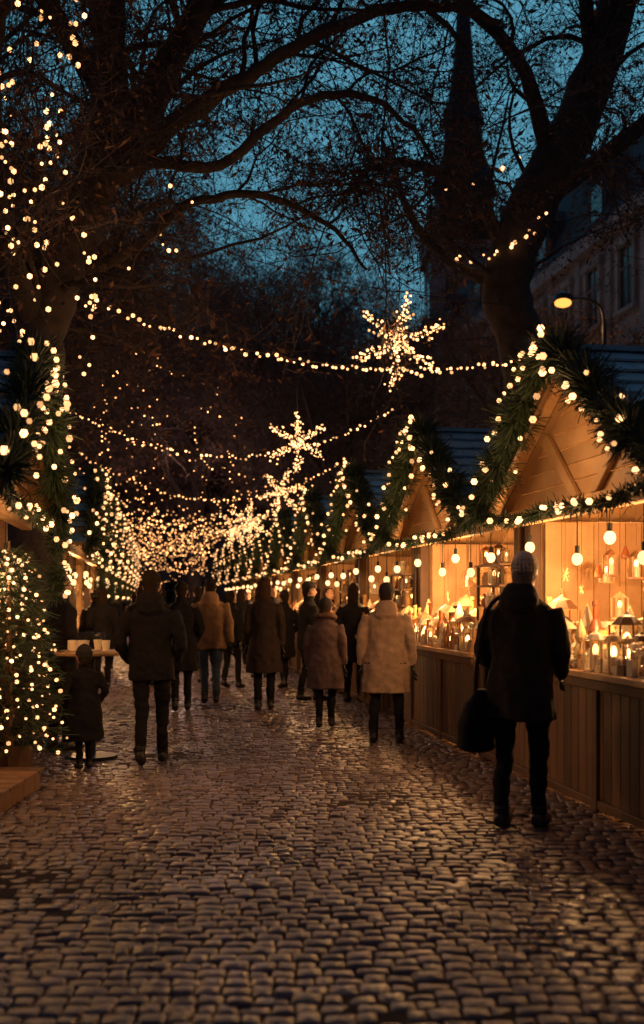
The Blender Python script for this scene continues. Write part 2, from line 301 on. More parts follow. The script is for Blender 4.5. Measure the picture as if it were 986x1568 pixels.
def goods(seed,yc=0.,left=False):
    random.seed(seed); g=G()
    for row,(y,zz) in enumerate(((yc+.05,1.0),(yc+.14,1.0),(yc+.24,1.0),(yc+.34,1.0),(yc+.46,1.0))):
        x=-HW+.12
        while x<HW-.12:
            k=random.random(); s=random.uniform(.6,1.2)*(1+.22*row); jx=x+random.uniform(-.01,.01)
            if not left and x>.95 and row>2: x+=.1; continue
            if k<.3: jar(g,jx,y,zz+.001,s,random.choice([0,1,1,1,7]))
            elif k<.38: bottle(g,jx,y,zz+.001,s,random.choice([0,2]))
            elif k<.55: lantern(g,jx,y,zz+.001,s)
            elif k<.68: doll(g,jx,y,zz+.001,s*1.1,random.choice([1,5,7,1]))
            elif k<.84:
                for q in range(6): V,F=ball((jx+random.uniform(-.04,.04),y+random.uniform(-.03,.03),zz+.026+.03*(q>3)),.027,k=8,n=5); g.add(V,F,random.choice([0,7,1,1]))
            else:
                h=random.uniform(.04,.14); g.box(jx-.04,jx+.04,y-.035,y+.035,zz+.001,zz+h,random.choice([1,5,1,3,7])); V,F=ball((jx,y,zz+h+.025),.03,k=8,n=5); g.add(V,F,random.choice([1,0]))
            x+=random.uniform(.08,.12)
    sh=[(-HW+.25,HW-.25,DEP-.3,z) for z in(1.281,1.631,1.981)]
    if not left: sh+=[(1.03,1.76,.43,z) for z in(1.221,1.441,1.661,1.871)]
    for x0,x1,y,zz in sh:
        x=x0
        while x<x1:
            k=random.random(); s=random.uniform(.7,1.1)
            if k<.4: jar(g,x,y,zz,s,random.choice([0,1,2,7]))
            elif k<.6: lantern(g,x,y,zz,s*.8)
            elif k<.8: doll(g,x,y,zz,s*.8,random.choice([1,5,7,2]))
            else: bottle(g,x,y,zz,s*.6,random.choice([0,2,1]))
            x+=random.uniform(.1,.16)
    x=-HW+.25
    while x<HW-.2:
        k=random.random(); z=random.uniform(1.6,2.0); y=random.uniform(.6,1.2)
        V,F=tube([(x,y,z),(x,y,EZ-.0)],.003,3); g.add(V,F,3)
        if k<.4: strawstar(g,x,y,z-.07,random.uniform(.05,.09))
        elif k<.52:
            a=np.linspace(0,2*math.pi,25); c=np.stack([x+.1*np.cos(a),np.full(25,y),z-.1+.1*np.sin(a)],-1); V,F=tube(c,.024+.008*np.sin(a*9),6,cap=False); g.add(V,F,6)
        elif k<.65: V,F=lathe((x,y,z-.12),[(0,0),(.035,.01),(.04,.04),(.02,.09),(.01,.12),(0,.12)],12); g.add(V,F,random.choice([7,2,5]))
        elif k<.9: lantern(g,x,y,z-.27,.9)
        else: V,F=ball((x,y,z-.05),.045); g.add(V,F,random.choice([2,0,7]))
        x+=random.uniform(.1,.2)
    return g
def frame(x,y,side):
    if side=='R': u=Vector((-.159,.987,0)); X=-u; Y=Vector((.987,.159,0))
    else: u=Vector((-.1445,.9895,0)); X=u; Y=Vector((-.9895,-.1445,0))
    M=Matrix.Identity(4)
    for i in range(3): M[i][0]=X[i]; M[i][1]=Y[i]; M[i][3]=(x,y,0)[i]
    return M
PARTS={}
for v in('right','left'):
    PARTS[v]=[(n,g.build(n,ms,smooth=sm,bevel=bv)) for n,g,ms,sm,bv in build_stall_parts(v)]
GOODS=[goods(s).build('goods',GOODM,smooth=False) for s in(1,2,3)]+[goods(9,.62,True).build('goods',GOODM)]
def place(src,name,par,bev=0):
    o=bpy.data.objects.new(name,src.data); C.objects.link(o); o.parent=par
    for md in src.modifiers: b=o.modifiers.new('b','BEVEL'); b.width=md.width; b.segments=1; b.limit_method='ANGLE'
def stall(x,y,side,i):
    M=frame(x,y,side); e=empty('christmas_market_stall',M); v='right' if side=='R' else 'left'
    for n,o in PARTS[v]: place(o,n,e)
    place(GOODS[i%3 if side=='R' else 3],'goods',e)
    if y<6:
        p=M@Vector((0,1.2,1.9)); lamp(p.x,p.y,p.z,18)
    elif y<15:
        k=1. if side=='R' else .5
        for lx,W in((-1.1,56),(.5,56)): p=M@Vector((lx,.36,1.68)); lamp(p.x,p.y,p.z,W*k)
        p=M@Vector((0,1.5,2.0)); lamp(p.x,p.y,p.z,85)
        p=M@Vector((0,-.34,2.62)); lamp(p.x,p.y,p.z,(18 if side=='R' else 28),r=.12)
    elif y<36:
        p=M@Vector((0,.34,1.75)); lamp(p.x,p.y,p.z,75)
        if y<24: p=M@Vector((0,-.34,2.6)); lamp(p.x,p.y,p.z,14,r=.12)
for i in range(-1,10):
    y=8.5+4.08*i; stall(3.157-.161*y,y,'R',i)
for i,y in enumerate([8.8,17.2,21.3,25.4,29.5,33.6,37.7,41.8]): stall(-1.01-.146*y,y,'L',i)
for v in PARTS:
    for n,o in PARTS[v]: bpy.data.objects.remove(o)
for o in GOODS: bpy.data.objects.remove(o)
# ------------------------------------------------------------ trees
def spray(seed):
    r=np.random.default_rng(seed); g=G()
    def tw(p,d,l,rad,lev):
        n=[5,3,2][lev]; P=[p]; dd=d.copy()
        for i in range(n):
            dd=dd+r.normal(0,[.18,.26,.25][lev],3); dd/=np.linalg.norm(dd); P.append(P[-1]+dd*l/n)
        P=np.array(P); V,F=tube(P,np.linspace(rad,rad*.4,n+1),3,cap=False); g.add(V,F,0,.5)
        if lev<2:
            for k in range([8,6][lev]):
                t=r.uniform(.1,1); i=t*n; a=int(min(i,n-1)); q=P[a]+(P[a+1]-P[a])*(i-a); s=r.normal(size=3); s-=s.dot(d)*d; s/=np.linalg.norm(s)
                e=d*.7+s*.9; e/=np.linalg.norm(e); tw(q,e,l*r.uniform(.35,.65),rad*.6,lev+1)
        else:
            for k in range(2):
                q=P[r.integers(1,n+1)]+r.normal(0,.015,3); a=r.normal(size=3)*.028; b=np.cross(a,r.normal(size=3)); b*=.022/(np.linalg.norm(b)+1e-6)
                g.add([q-a,q-b,q+a,q+b],np.array([[0,1,2,3]]),1,float(r.random()))
    tw(np.zeros(3),np.array([1.,0,0]),1.5,.012,0)
    V=np.concatenate(g.v); Q0=np.concatenate([a for a,m,_ in g.f if m==0]); Q1=np.concatenate([a for a,m,_ in g.f if m==1]); return V,Q0,Q1
SPR=[spray(s) for s in range(5)]
def tree(name,limbs,seed,sec=2.2,nspr=5,secl=(1.2,2.8),leaf=1.,ymin=-99,upb=.35,sprs=1.):
    r=np.random.default_rng(seed); g=G(); g2=G()
    def put(p,d,sc):
        V,Q0,Q1=SPR[r.integers(5)]; d=d/np.linalg.norm(d); a=r.normal(size=3); a-=a.dot(d)*d; a/=np.linalg.norm(a); b=np.cross(d,a)
        W=(V*sc)@np.stack([d,a,b])+p
        if W[:,1].min()<ymin: return
        g2.add(W,Q0,0,.5); k=int(len(Q1)*leaf*r.uniform(.2,1.))
        if k>0: g2.add(W,Q1[r.permutation(len(Q1))[:k]],1,r.random(k))
    for li,L_ in enumerate(limbs):
        pts,rad=L_[:2]; sp=L_[2] if len(L_)>2 else 1.
        P=smoothpath(pts,6); R=np.interp(np.linspace(0,1,len(P)),np.linspace(0,1,len(rad)),rad)
        if rad[0]>.12: P=P+r.normal(0,.012,P.shape); R=R*(1+r.normal(0,.03,len(R)))
        elif len(P)>12: P[2:]+=np.cumsum(r.normal(0,.014,P[2:].shape),0)
        V,F=tube(P,R,12); g.add(V,F,0,.5)
        seg=np.linalg.norm(np.diff(P,axis=0),axis=1).sum(); ns=int(seg*sec*sp)
        for k in range(ns):
            tt=r.uniform(.18 if li else .45,1.); i=int(tt*(len(P)-2)); T=P[i+1]-P[i]; T/=np.linalg.norm(T)
            s=r.normal(size=3); s-=s.dot(T)*T; s/=np.linalg.norm(s); d=T*.6+s*.9+np.array([0,0,upb]); d/=np.linalg.norm(d)
            l=r.uniform(*secl); n=8; Q=[P[i]]; dd=d.copy()
            for j in range(n): dd=dd+r.normal(0,.2,3)+np.array([0,0,-.04]); dd/=np.linalg.norm(dd); Q.append(Q[-1]+dd*l/n)
            Q=np.array(Q)
            if Q[:,1].min()<ymin: continue
            r0=min(.045,R[i]*.4); V,F=tube(Q,np.linspace(r0,.008,n+1),5); g.add(V,F,0,.5)
            for j in range(nspr):
                q=r.integers(2,n+1); T2=Q[q]-Q[q-1]; s=r.normal(size=3); put(Q[q],T2/np.linalg.norm(T2)+s*.5,r.uniform(.5,1.05)*sprs)
    a=g.build('trunk_and_limbs',[M_bark],smooth=True); b=g2.build('twigs_and_leaves',[M_twig,M_leaf])
    e=empty(name); a.parent=e; b.parent=e; return e,a.data,b.data
LT=[([(-3.45,13,-.1),(-3.45,13,1.5),(-3.4,13,3.2),(-3.3,12.9,4.4),(-3.05,12.8,5.3),(-2.65,12.7,6.1)],[.45,.36,.32,.31,.31,.27]),
 ([(-2.7,12.7,6.0),(-2.42,12.6,7.2),(-2.38,12.4,8.4),(-2.3,12.3,9.8),(-2.1,12.2,11.3)],[.25,.2,.18,.15,.1],1.2),
 ([(-2.75,12.7,5.9),(-2.05,12.5,7.0),(-1.3,12.2,8.1),(-.7,12,9.2),(.2,11.8,10.6)],[.24,.17,.14,.11,.07],1.1),
 ([(-2.3,12.6,6.3),(-1.6,12.2,6.75),(-.9,12,7.1),(-.3,11.9,7.43),(.76,11.9,7.85),(1.4,11.9,7.85),(1.9,11.8,7.65)],[.13,.1,.08,.07,.06,.045,.03],.9),
 ([(-2.6,12.6,6.2),(-1.9,12.4,6.4),(-1.2,12.3,6.35),(-.4,12.2,6.9),(.3,12.1,7.0),(.9,12,6.5),(1.2,12,5.9)],[.09,.07,.06,.05,.04,.025,.012],.9),
 ([(-2.9,12.8,5.2),(-2.3,12.9,5.6),(-1.6,13,6.1),(-.8,13.1,6.3),(.0,13.2,6.0),(.5,13.3,5.5)],[.1,.07,.055,.045,.03,.015],.9),
 ([(-3.25,12.9,4.6),(-3.5,12.0,5.6),(-3.4,11.2,6.8),(-3.1,10.6,8.0),(-2.95,10.2,9.5)],[.22,.18,.16,.14,.1],1.2),
 ([(-3.1,12.9,5.0),(-3.8,13.2,6.2),(-4.4,13.6,7.6),(-4.8,14,9.2)],[.22,.17,.13,.08],1.2),
 ([(-1.9,12.5,7.2),(-1.5,13,8.3),(-.5,13.5,9.0),(.8,14,9.2),(1.9,14.5,8.6)],[.11,.085,.07,.05,.03],.6),
 ([(-2.4,12.6,7.1),(-3.0,11.6,8.0),(-3.2,10.2,8.2),(-2.4,8.9,7.9),(-1.6,8.2,7.6)],[.13,.1,.08,.06,.03]),
 ([(-3.0,13.1,5.3),(-3.0,14.8,6.4),(-3.2,16.8,7.2),(-2.6,18.6,8.2)],[.15,.11,.08,.04],1.3),
 ([(-2.6,12.9,6.6),(-2.2,14.5,7.8),(-2.2,16.5,9.4),(-2.0,18,11)],[.15,.11,.08,.04],1.2)]
tree('plane_tree',LT,3,sec=1.9,nspr=5,ymin=7.5,leaf=.8)
RT=[([(3.2,16.6,-.1),(3.2,16.6,2.),(3.15,16.6,4.),(3.0,16.6,5.3),(2.75,16.6,6.2),(3.1,16.5,7.3),(3.75,16.4,8.6),(4.25,16.2,10),(4.5,16,11.4)],[.5,.4,.36,.36,.36,.37,.33,.28,.22],.6),
 ([(2.9,16.6,6.6),(2.3,16.3,7.4),(1.5,16,7.8),(.7,15.8,7.7),(.2,15.6,7.1)],[.12,.09,.07,.045,.02],1.),
 ([(3.4,16.5,7.9),(2.9,15.8,9.0),(2.0,15.4,9.8),(1.1,15.1,10.2),(.3,15,10)],[.14,.1,.08,.05,.03],.5),
 ([(3.2,16.5,7.4),(4.2,16,8),(5.2,15.6,9),(5.8,15.2,10.3)],[.16,.12,.09,.05],1.2),
 ([(4.0,16.3,9.3),(3.6,15.4,10.3),(3.2,14.6,11.2)],[.13,.09,.04],1.2),
 ([(2.7,16.6,6.2),(2.0,16.8,6.6),(1.4,17,7.4),(1.0,17.2,8.6)],[.1,.08,.06,.03],1.2),
 ([(4.3,16.1,10.2),(5.2,15,10.4),(5.6,13.5,10.2),(5.2,12,9.6)],[.14,.1,.07,.03],1.2)]
tree('plane_tree',RT,5,sec=1.9,nspr=5,ymin=8.5,leaf=.9)
def generic(seed,H=13.):
    r=random.Random(seed); t=[([(0,0,-.1),(.1,0,2),(.0,.1,4.2),(.1,0,5.5)],[.34,.27,.23,.2],.5)]
    for k in range(9):
        a=k*2*math.pi/9+r.uniform(-.3,.3); o=r.uniform(1.5,4.2); h=r.uniform(.7,1)*H; z0=r.uniform(3.2,5.3)
        t.append(([(0,0,z0),(o*.35*math.cos(a),o*.35*math.sin(a),z0+1.8),(o*.75*math.cos(a),o*.75*math.sin(a),z0+(h-z0)*.6),(o*math.cos(a),o*math.sin(a),h-1.2)],[.15,.1,.07,.03]))
    return t
GT=[tree('bare_tree',generic(s),10+s,sec=1.7,nspr=4,secl=(1.5,3.2),leaf=.8,sprs=1.3) for s in range(2)]
TP=[(6.4,30,0,.82),(-6.9,20,1,.95),(-8.2,28,0,1.1),(1.2,43,0,1.),(-9.4,37,1,1.3),(-10.5,46,0,1.45),(-.2,54,1,1.3),(-1.2,62,0,1.5),(-7.5,66,1,1.7),(-3.2,72,0,1.8),(-12,70,0,1.7),(2.0,76,1,1.5),(-5.4,84,1,2.1),(-15,86,0,2.1),(4.0,37,1,.75)]
for i,(x,y,k,s) in enumerate(TP):
    M=Matrix.Translation((x,y,0))@Matrix.Rotation(i*1.3,4,'Z')@Matrix.Scale(s,4)
    if i<2: e=GT[i][0]; 
    else:
        e=empty('bare_tree'); link('trunk_and_limbs',GT[k][1],e); link('twigs_and_leaves',GT[k][2],e)
    e.matrix_world=M
# ------------------------------------------------------------ string lights
def lstring(A,B,sag,n,r=.024,m=None,name='string_lights',jit=.01,g=None):
    own=g is None; g=g or G(); A=np.array(A,float);B=np.array(B,float); t=np.linspace(0,1,n)[:,None]
    P=A+(B-A)*t; P[:,2]-=(4*sag*t*(1-t))[:,0]; V,F=tube(P[::max(1,n//24)],.007,4,cap=False); g.add(V,F,1,.5)
    Q=P+rng.normal(0,jit,P.shape); Q[:,2]-=.03; Q=Q[rng.random(n)>.06]; bulbs(g,Q,r,0)
    if own: g.build(name,[m or M_bulb,M_cable],smooth=True)
lstring((-2.5,12,4.75),(2.95,15.6,4.95),.42,92,.022,jit=.022)
lstring((-3.9,17,4.45),(1.13,18,4.6),.72,80,.019,jit=.02)
lstring((-5.0,22,4.6),(.5,24,4.6),1.0,68,.021,M_bulbf,jit=.02)
lstring((-5.0,20,5.3),(.3,20,3.6),.4,36,.015,M_bulbf,jit=.03)
lstring((1.7,17,6.9),(3.2,15.8,7.0),.35,22,.028,jit=.05)
lstring((2.0,18,8.2),(3.0,17,8.3),.1,6,.035)
lstring((4.2,13.2,4.75),(5.6,12.2,4.8),.1,12,.035)
g=G()
for k in range(26):
    y=24+k*1.5+random.uniform(-.7,.7); zl=random.uniform(3.4,5.6); zr=random.uniform(3.4,5.0)
    lstring((-1.6-.15*y+random.uniform(-.4,.3),y,zl),(3.2-.16*y-random.uniform(-.3,1.2),y+random.uniform(-3,3),zr),random.uniform(.2,1.3),random.randint(28,40),.016+.00023*y,g=g,jit=.06)
g.build('distant_string_lights',[M_bulbf,M_cable],smooth=True)
g=G()
def hang(P,step=.1,r=.024,jit=.05,m=0):
    P=smoothpath(P,6); seg=np.linalg.norm(np.diff(P,axis=0),axis=1); cum=np.concatenate([[0],np.cumsum(seg)]); n=max(2,int(cum[-1]/step)); t=np.sort(rng.uniform(0,cum[-1],n))
    c=np.stack([np.interp(t,cum,P[:,i]) for i in range(3)],-1); V,F=tube(P,.006,4,cap=False); g.add(V,F,1,.5); bulbs(g,c+rng.normal(0,jit,c.shape),r,m)
hang([(-2.25,10.8,7.6),(-2.55,10.8,6.5),(-2.72,10.8,5.7),(-2.85,10.9,5.2),(-2.7,11.2,4.8),(-2.45,11.6,4.6)],.10,.025)
hang([(-2.6,10.6,8.0),(-2.75,10.6,6.8),(-3.0,10.6,6.3),(-3.05,10.7,5.4),(-2.9,10.9,4.7),(-2.75,11,4.3)],.15,.024)
hang([(-2.9,10.5,7.4),(-3.05,10.5,6.2),(-2.95,10.6,5.4),(-3.0,10.6,4.6),(-2.9,10.6,4.0)],.12,.025)
hang([(-2.65,10.9,6.7),(-2.6,11,5.6),(-2.4,11.6,4.9),(-2.5,12,4.4),(-2.75,12.4,3.9)],.14)
hang([(-1.5,12,6.0),(-1.7,12.2,5.4),(-2.2,12.4,4.9),(-2.5,12.5,4.7)],.2,.02,.12)
for k in range(56):
    a=k*1.35; z=3.0+k*.04; p=np.array([-3.4+.36*math.cos(a),12.95+.36*math.sin(a),z]); bulbs(g,[p],.022)
g.build('tree_string_lights',[M_bulb,M_cable],smooth=True)
g=G()
for xx,y in((-3.4,18),(-3.1,19),(-2.7,18.5),(-3.9,20),(-2.2,21),(-1.9,24)):
    hang([(xx+.3,y,5.6),(xx,y,4.8),(xx-.15,y,4.2),(xx+.05,y,3.4)],.12,.014,.09)
for x,y,k,s in TP[1:10]:
    n=90; z=rng.uniform(2.2,5.6,n); a=rng.uniform(0,6.28,n); rr=rng.uniform(.3,1.,n)*np.interp(z,[2,4,6.5],[.5,.7,2.2]); bulbs(g,np.stack([x+rr*np.cos(a),y+rr*np.sin(a),z],-1),.014+.00025*y)
n=200; yy=rng.uniform(26,60,n); xx=rng.uniform(-1,1,n)*1.9+.9-.15*yy; bulbs(g,np.stack([xx,yy,rng.uniform(2.7,4.8,n)],-1),.014+.00022*yy)
g.build('tree_fairy_lights',[M_bulbf,M_cable],smooth=True)
def flake(x,y,z,R,rot,cord=None,dens=1.,br=.028):
    g=G(); 
    def seg(a,b,w):
        a=np.array([a[0],0,a[1]]);b=np.array([b[0],0,b[1]]); V,F=tube([a,(a+b)/2,b],.008,4); g.add(V,F,1)
        l=np.linalg.norm(b-a); n=int(l/R*21*dens*w); t=rng.uniform(0,1,n)[:,None]; bulbs(g,a+(b-a)*t+rng.normal(0,R*.036*w,(n,3)),R*br)
    for k in range(6):
        a=rot+k*math.pi/3; d=np.array([math.cos(a),math.sin(a)]); seg((0,0),d*R*.95,1.6); seg((0,0),d*R*.4,1.7); seg(d*R*.82,d*R*.98,1.7)
        for s in(-1,1):
            b=a+s*.9; seg(d*R*.5,d*R*.5+np.array([math.cos(b),math.sin(b)])*R*.2,1.4)
    V,F=ball((0,0,0),R*.1,R*.04,R*.1); g.add(V,F,1)
    if cord:
        V,F=tube([(0,.0,R*.9),(0,0,cord-z)],.008,5); g.add(V,F,1)
    g.build('snowflake_light',[M_bulb,M_cable],smooth=True,M=Matrix.Translation((x,y,z))@Matrix.Rotation(-.1,4,'Z'))
flake(.99,14.2,4.8,.62,.35,5.6); flake(-.39,17.6,4.02,.50,math.pi/2,5.45); flake(-.85,23,3.75,.50,.2,5.2,1.,.03)
flake(-1.75,27,3.4,.55,.5,5,1.,.03); flake(-2.6,33,3.6,.55,.1,5)
lamp(.95,13.7,4.8,9,name='snowflake_glow')
gc=G()
for A,B in(((-2.6,12.5,5.9),(2.8,16.2,5.8)),((-4.3,17.6,5.6),(3,17.6,5.7)),((-5,23,5.4),(4.4,23,5.5)),((-7.5,27,5.2),(3,28,5.3)),((-8,33,5.2),(3,32,5.3))):
    V,F=tube(smoothpath([A,((A[0]+B[0])/2,(A[1]+B[1])/2,(A[2]+B[2])/2-.2),B],8),.006,4); gc.add(V,F)
gc.build('suspension_cable',[M_cable])
for y,W,z in((22,45,5.2),(31,120,5.6),(42,260,6),(56,700,6)): lamp(1.2-.155*y,y,z,W,(1,.58,.46),name='string_glow',r=.4)
lamp(-2.3,11,5,7,name='string_glow',r=.3)
# ------------------------------------------------------------ buildings
def building(name,x,y,ang,L,D,floors,fh,bay,roofh):
    e=empty(name,Matrix.Translation((x,y,0))@Matrix.Rotation(ang,4,'Z')); H=floors*fh+1
    g=G(); g.box(0,L,0,D,0,H); 
    g.box(-.12,L+.12,-.35,-.003,H-.5,H,0); g.box(-.05,L+.05,-.15,-.003,fh+.6,fh+.85,0)
    for k in range(int(L/bay)+1): g.box(k*bay-.2,k*bay+.2,-.12,-.004,.0,H-.52,0)
    g.build('walls',[M_stone],e)
    gw=G()
    for k in range(int(L/bay)):
        for f in range(floors):
            cx=(k+.5)*bay; z0=f*fh+1.1+(0 if f else -.3); h=fh*.62; w=.62
            if f==0: w=.8
            gw.box(cx-w,cx+w,-.03,-.012,z0,z0+h,1)
            for a in(-1,1): gw.box(cx+a*w-.1,cx+a*w+.1,-.14,-.006,z0,z0+h,0)
            gw.box(cx-w-.2,cx+w+.2,-.2,-.007,z0+h+.002,z0+h+.25,0); gw.box(cx-w-.15,cx+w+.15,-.2,-.007,z0-.15,z0-.002,0)
            gw.box(cx-.03,cx+.03,-.06,-.031,z0,z0+h,0); gw.box(cx-w+.1,cx-.032,-.055,-.031,z0+h*.65,z0+h*.65+.06,0); gw.box(cx+.032,cx+w-.1,-.055,-.031,z0+h*.65,z0+h*.65+.06,0)
    gw.build('windows',[M_stone,M_glass],e)
    g=G(); a=1.6
    v=[(0,-.2,H+.005),(L,-.2,H+.005),(L,D,H+.005),(0,D,H+.005),(a,a,H+roofh),(L-a,a,H+roofh),(L-a,D-a,H+roofh),(a,D-a,H+roofh)]
    g.add(v,np.array([[3,2,1,0],[4,5,6,7],[0,1,5,4],[1,2,6,5],[2,3,7,6],[3,0,4,7]]))
    for k in range(1,int(L/bay),2):
        cx=(k+.5)*bay; g.box(cx-.7,cx+.7,.1,1.6,H+.3,H+2.1,0); g.prism([(cx-.85,H+2.1),(cx+.85,H+2.1),(cx,H+2.8)],.0,1.8,0)
        g.box(cx-.45,cx+.45,.06,.095,H+.6,H+1.8,1)
    for k in range(2): g.box(L*(.3+.4*k)-.5,L*(.3+.4*k)+.5,D*.5,D*.5+1.2,H+roofh-.5,H+roofh+1.4,2)
    g.build('roof',[M_broof,M_glass,M_stone],e)
def bl(name,x,y,L,**k): building(name,x,y,-math.pi/2+.16,L,10,**k)
bl('stone_townhouse',8.0,48,24,floors=4,fh=3.3,bay=2.7,roofh=4)
bl('stone_townhouse',3.5,78,29,floors=4,fh=3.5,bay=2.6,roofh=4)
building('stone_townhouse',-17,62,math.pi/2+.15,40,10,4,3.6,2.7,4)
building('stone_townhouse',-26,100,0,44,10,4,3.9,2.8,4)
lamp(5.6,32,4.5,150,(1,.75,.6),.3,'facade_fill'); lamp(3.0,54,5,380,(1,.75,.6),.3,'facade_fill')  # added fill lamps to brighten the facades, no fixture stands here
e=empty('church_tower',Matrix.Translation((10.2,80,0))); g=G()
g.box(-2.6,2.6,-2.6,2.6,0,26); g.box(-2.9,2.9,-2.9,2.9,26.003,26.6)
for a in range(4):
    Mx=Matrix.Rotation(a*math.pi/2,4,'Z')
    for xx in(-1.1,1.1): g.box(xx-.5,xx+.5,-2.63,-2.603,19,24,1,Mx)
    for xx in(-2.5,2.5): g.box(xx-.3,xx+.3,-2.9,-2.3,26.603,29,0,Mx)
V,F=lathe((0,0,26.6),[(2.2,0),(2.1,4),(2.4,4.2),(2.4,4.7),(1.5,7.0),(1.35,9),(1.6,9.2),(1.2,10.5),(.8,13),(.35,19),(.12,23),(.06,26)],8); g.add(V,F,2)
for a in range(8): g.box(-.3,.3,-2.12,-2.05,27.4,30,1,Matrix.Rotation(a*math.pi/4+math.pi/8,4,'Z'))
g.build('tower_and_spire',[M_stone,M_glass,M_broof],e)
e=empty('street_lamp',Matrix.Translation((6.6,26,0))); g=G(); V,F=lathe((0,0,0),[(.16,0),(.14,.8),(.08,1),(.06,7.9),(.04,8.1)],10); g.add(V,F)
V,F=tube(smoothpath([(0,0,8.0),(-.1,0,8.4),(-.5,-.1,8.55),(-.9,-.2,8.5)],4),.035,6); g.add(V,F); V,F=lathe((-1,-.2,8.47),[(.26,0),(.22,.12),(.08,.2),(0,.22)],12); g.add(V,F); g.build('pole',[M_metal],e,True)
g=G(); V,F=ball((-1,-.2,8.42),.2,.2,.1,k=12); g.add(V,F,0,.5); g.build('lamp_head',[emis('sodium_lamp',(1,.36,.07),2.2)],e,True); lamp(5.6,25.8,8.15,60,(1,.5,.2),.1,'street_lamp_light')
# ------------------------------------------------------------ conifer with lights (left) & platform
g=G();gb=G(); V,F=tube([(0,0,.25),(0,0,2.0)],[.04,.01],6); g.add(V,F,1)
V,F=lathe((0,0,0),[(0,0),(.17,0),(.22,.3),(.2,.3),(.18,.26),(0,.26)],14); g.add(V,F,1)
for k in range(130):
    z=.28+1.65*(k/130)**.9; a=k*2.4; R=.36*(1-((z-.3)/1.8)**2)+.07; n=70
    d=np.array([math.cos(a),math.sin(a),-.12]); t=rng.uniform(.1,1,n); c=np.array([0,0,z])+d*(t*R)[:,None]; dd=d+rng.normal(0,.5,(n,3)); s=np.cross(dd,rng.normal(size=(n,3))); s/=np.linalg.norm(s,axis=1)[:,None]; s*=.005
    b=c+dd*.075; g.add(np.stack([c-s,c+s,b+s*.4,b-s*.4],1).reshape(-1,3),np.arange(n*4).reshape(n,4),0,rng.random(n))
    V,F=tube([(0,0,z),np.array([0,0,z])+d*R],[.008,.003],3); g.add(V,F,1)
    bulbs(gb,[np.array([0,0,z])+d*R*q+rng.normal(0,.03,3) for q in(.7,1.02)],.016)
e=empty('christmas_tree',Matrix.Translation((-2.62,9.3,0))); g.build('branches',[M_fir,M_woodd],e); gb.build('fairy_lights',[M_bulb],e,True); lamp(-2.1,8.9,1.3,4,name='tree_glow')
g=G()
for k in range(7): g.box(-2.75+.0,-2.22,7.5+k*.2,7.69+k*.2,.14,.17)
for x in(-2.7,-2.33): g.box(x,x+.08,7.52,8.86,0,.138)
g.build('wooden_platform',[M_woodv],bevel=.004)
e=empty('standing_table',Matrix.Translation((-2.2,10.6,0))); g=G(); V,F=lathe((0,0,0),[(0,0),(.25,0),(.25,.03),(.04,.05),(.035,.98),(0,.98)],14); g.add(V,F,0); V,F=lathe((0,0,.985),[(0,0),(.34,0),(.35,.02),(.34,.04),(0,.04)],22); g.add(V,F,1); g.build('table',[M_metal,M_wood],e)
g=G()
for x,y in((-.15,-.1),(.05,.05),(.16,-.12),(-.02,-.2)): V,F=lathe((x,y,1.027),[(0,0),(.032,0),(.042,.1),(.038,.1),(.03,.01),(0,.01)],12); g.add(V,F)
g.box(-.24,-.08,.05,.16,1.027,1.12); g.build('mugs',[GOODM[1]],e)
# ------------------------------------------------------------ people
def make_hand():
    g=G()
    V,F=tube([(0,0,.02),(0,0,-.02),(0,.003,-.055),(0,.004,-.09)],[.024,.03,.038,.036],12,ry=[.02,.016,.015,.013],ref=(0,1,0)); g.add(V,F)
    for i,l in enumerate((.062,.072,.067,.05)):
        x=-.028+.0187*i; P=[(x*.9,.002,-.08),(x,.006,-.08-l*.45),(x*1.02,.018,-.08-l*.8),(x*1.02,.034,-.08-l*1.0)]; V,F=tube(P,[.0095,.0088,.008,.0065],8); g.add(V,F)
    P=[(-.02,.0,-.02),(-.046,.01,-.045),(-.052,.02,-.072),(-.05,.028,-.092)]; V,F=tube(P,[.014,.012,.0105,.008],8); g.add(V,F)
    o=g.build('hand',[M_skin],smooth=True); me=o.data; bpy.data.objects.remove(o); return me
HAND=make_hand(); HANDG=HAND.copy(); HANDG.materials.clear(); HANDG.materials.append(M_shoe)
def ring_loft(R,k=28,fold=0,ph=0.):
    R=np.array(R,float); R=np.stack([np.interp(np.linspace(0,len(R)-1,len(R)*5),np.arange(len(R)),R[:,i]) for i in range(5)],-1)
    a=np.arange(k)*2*math.pi/k; V=[]
    z0,z1=R[:,2].min(),R[:,2].max()
    for c in R:
        f=1+fold*max(0,(z1-c[2])/(z1-z0)-.25)*(np.sin(a*6+ph)+.6*np.sin(a*11+ph*2))
        V.append(np.stack([c[0]+c[3]*np.cos(a)*f,c[1]+c[4]*np.sin(a)*f,np.full(k,c[2])],-1))
    n=len(R); V=np.concatenate(V+[R[:1,:3],R[-1:,:3]]); i=np.arange(n-1)[:,None]*k; j=np.arange(k)[None]; j2=(j+1)%k; jj=np.arange(k); j3=(jj+1)%k
    return V,[np.stack([i+j,i+j2,i+k+j2,i+k+j],-1).reshape(-1,4),np.stack([np.full(k,n*k),j3,jj],-1),np.stack([np.full(k,n*k+1),(n-1)*k+jj,(n-1)*k+j3],-1)]
FAB={}
def fabric(c):
    if c not in FAB: FAB[c]=mat('coat_fabric',c,tuple(x*.7 for x in c),.9,14,.4,60,spec=.2)
    return FAB[c]
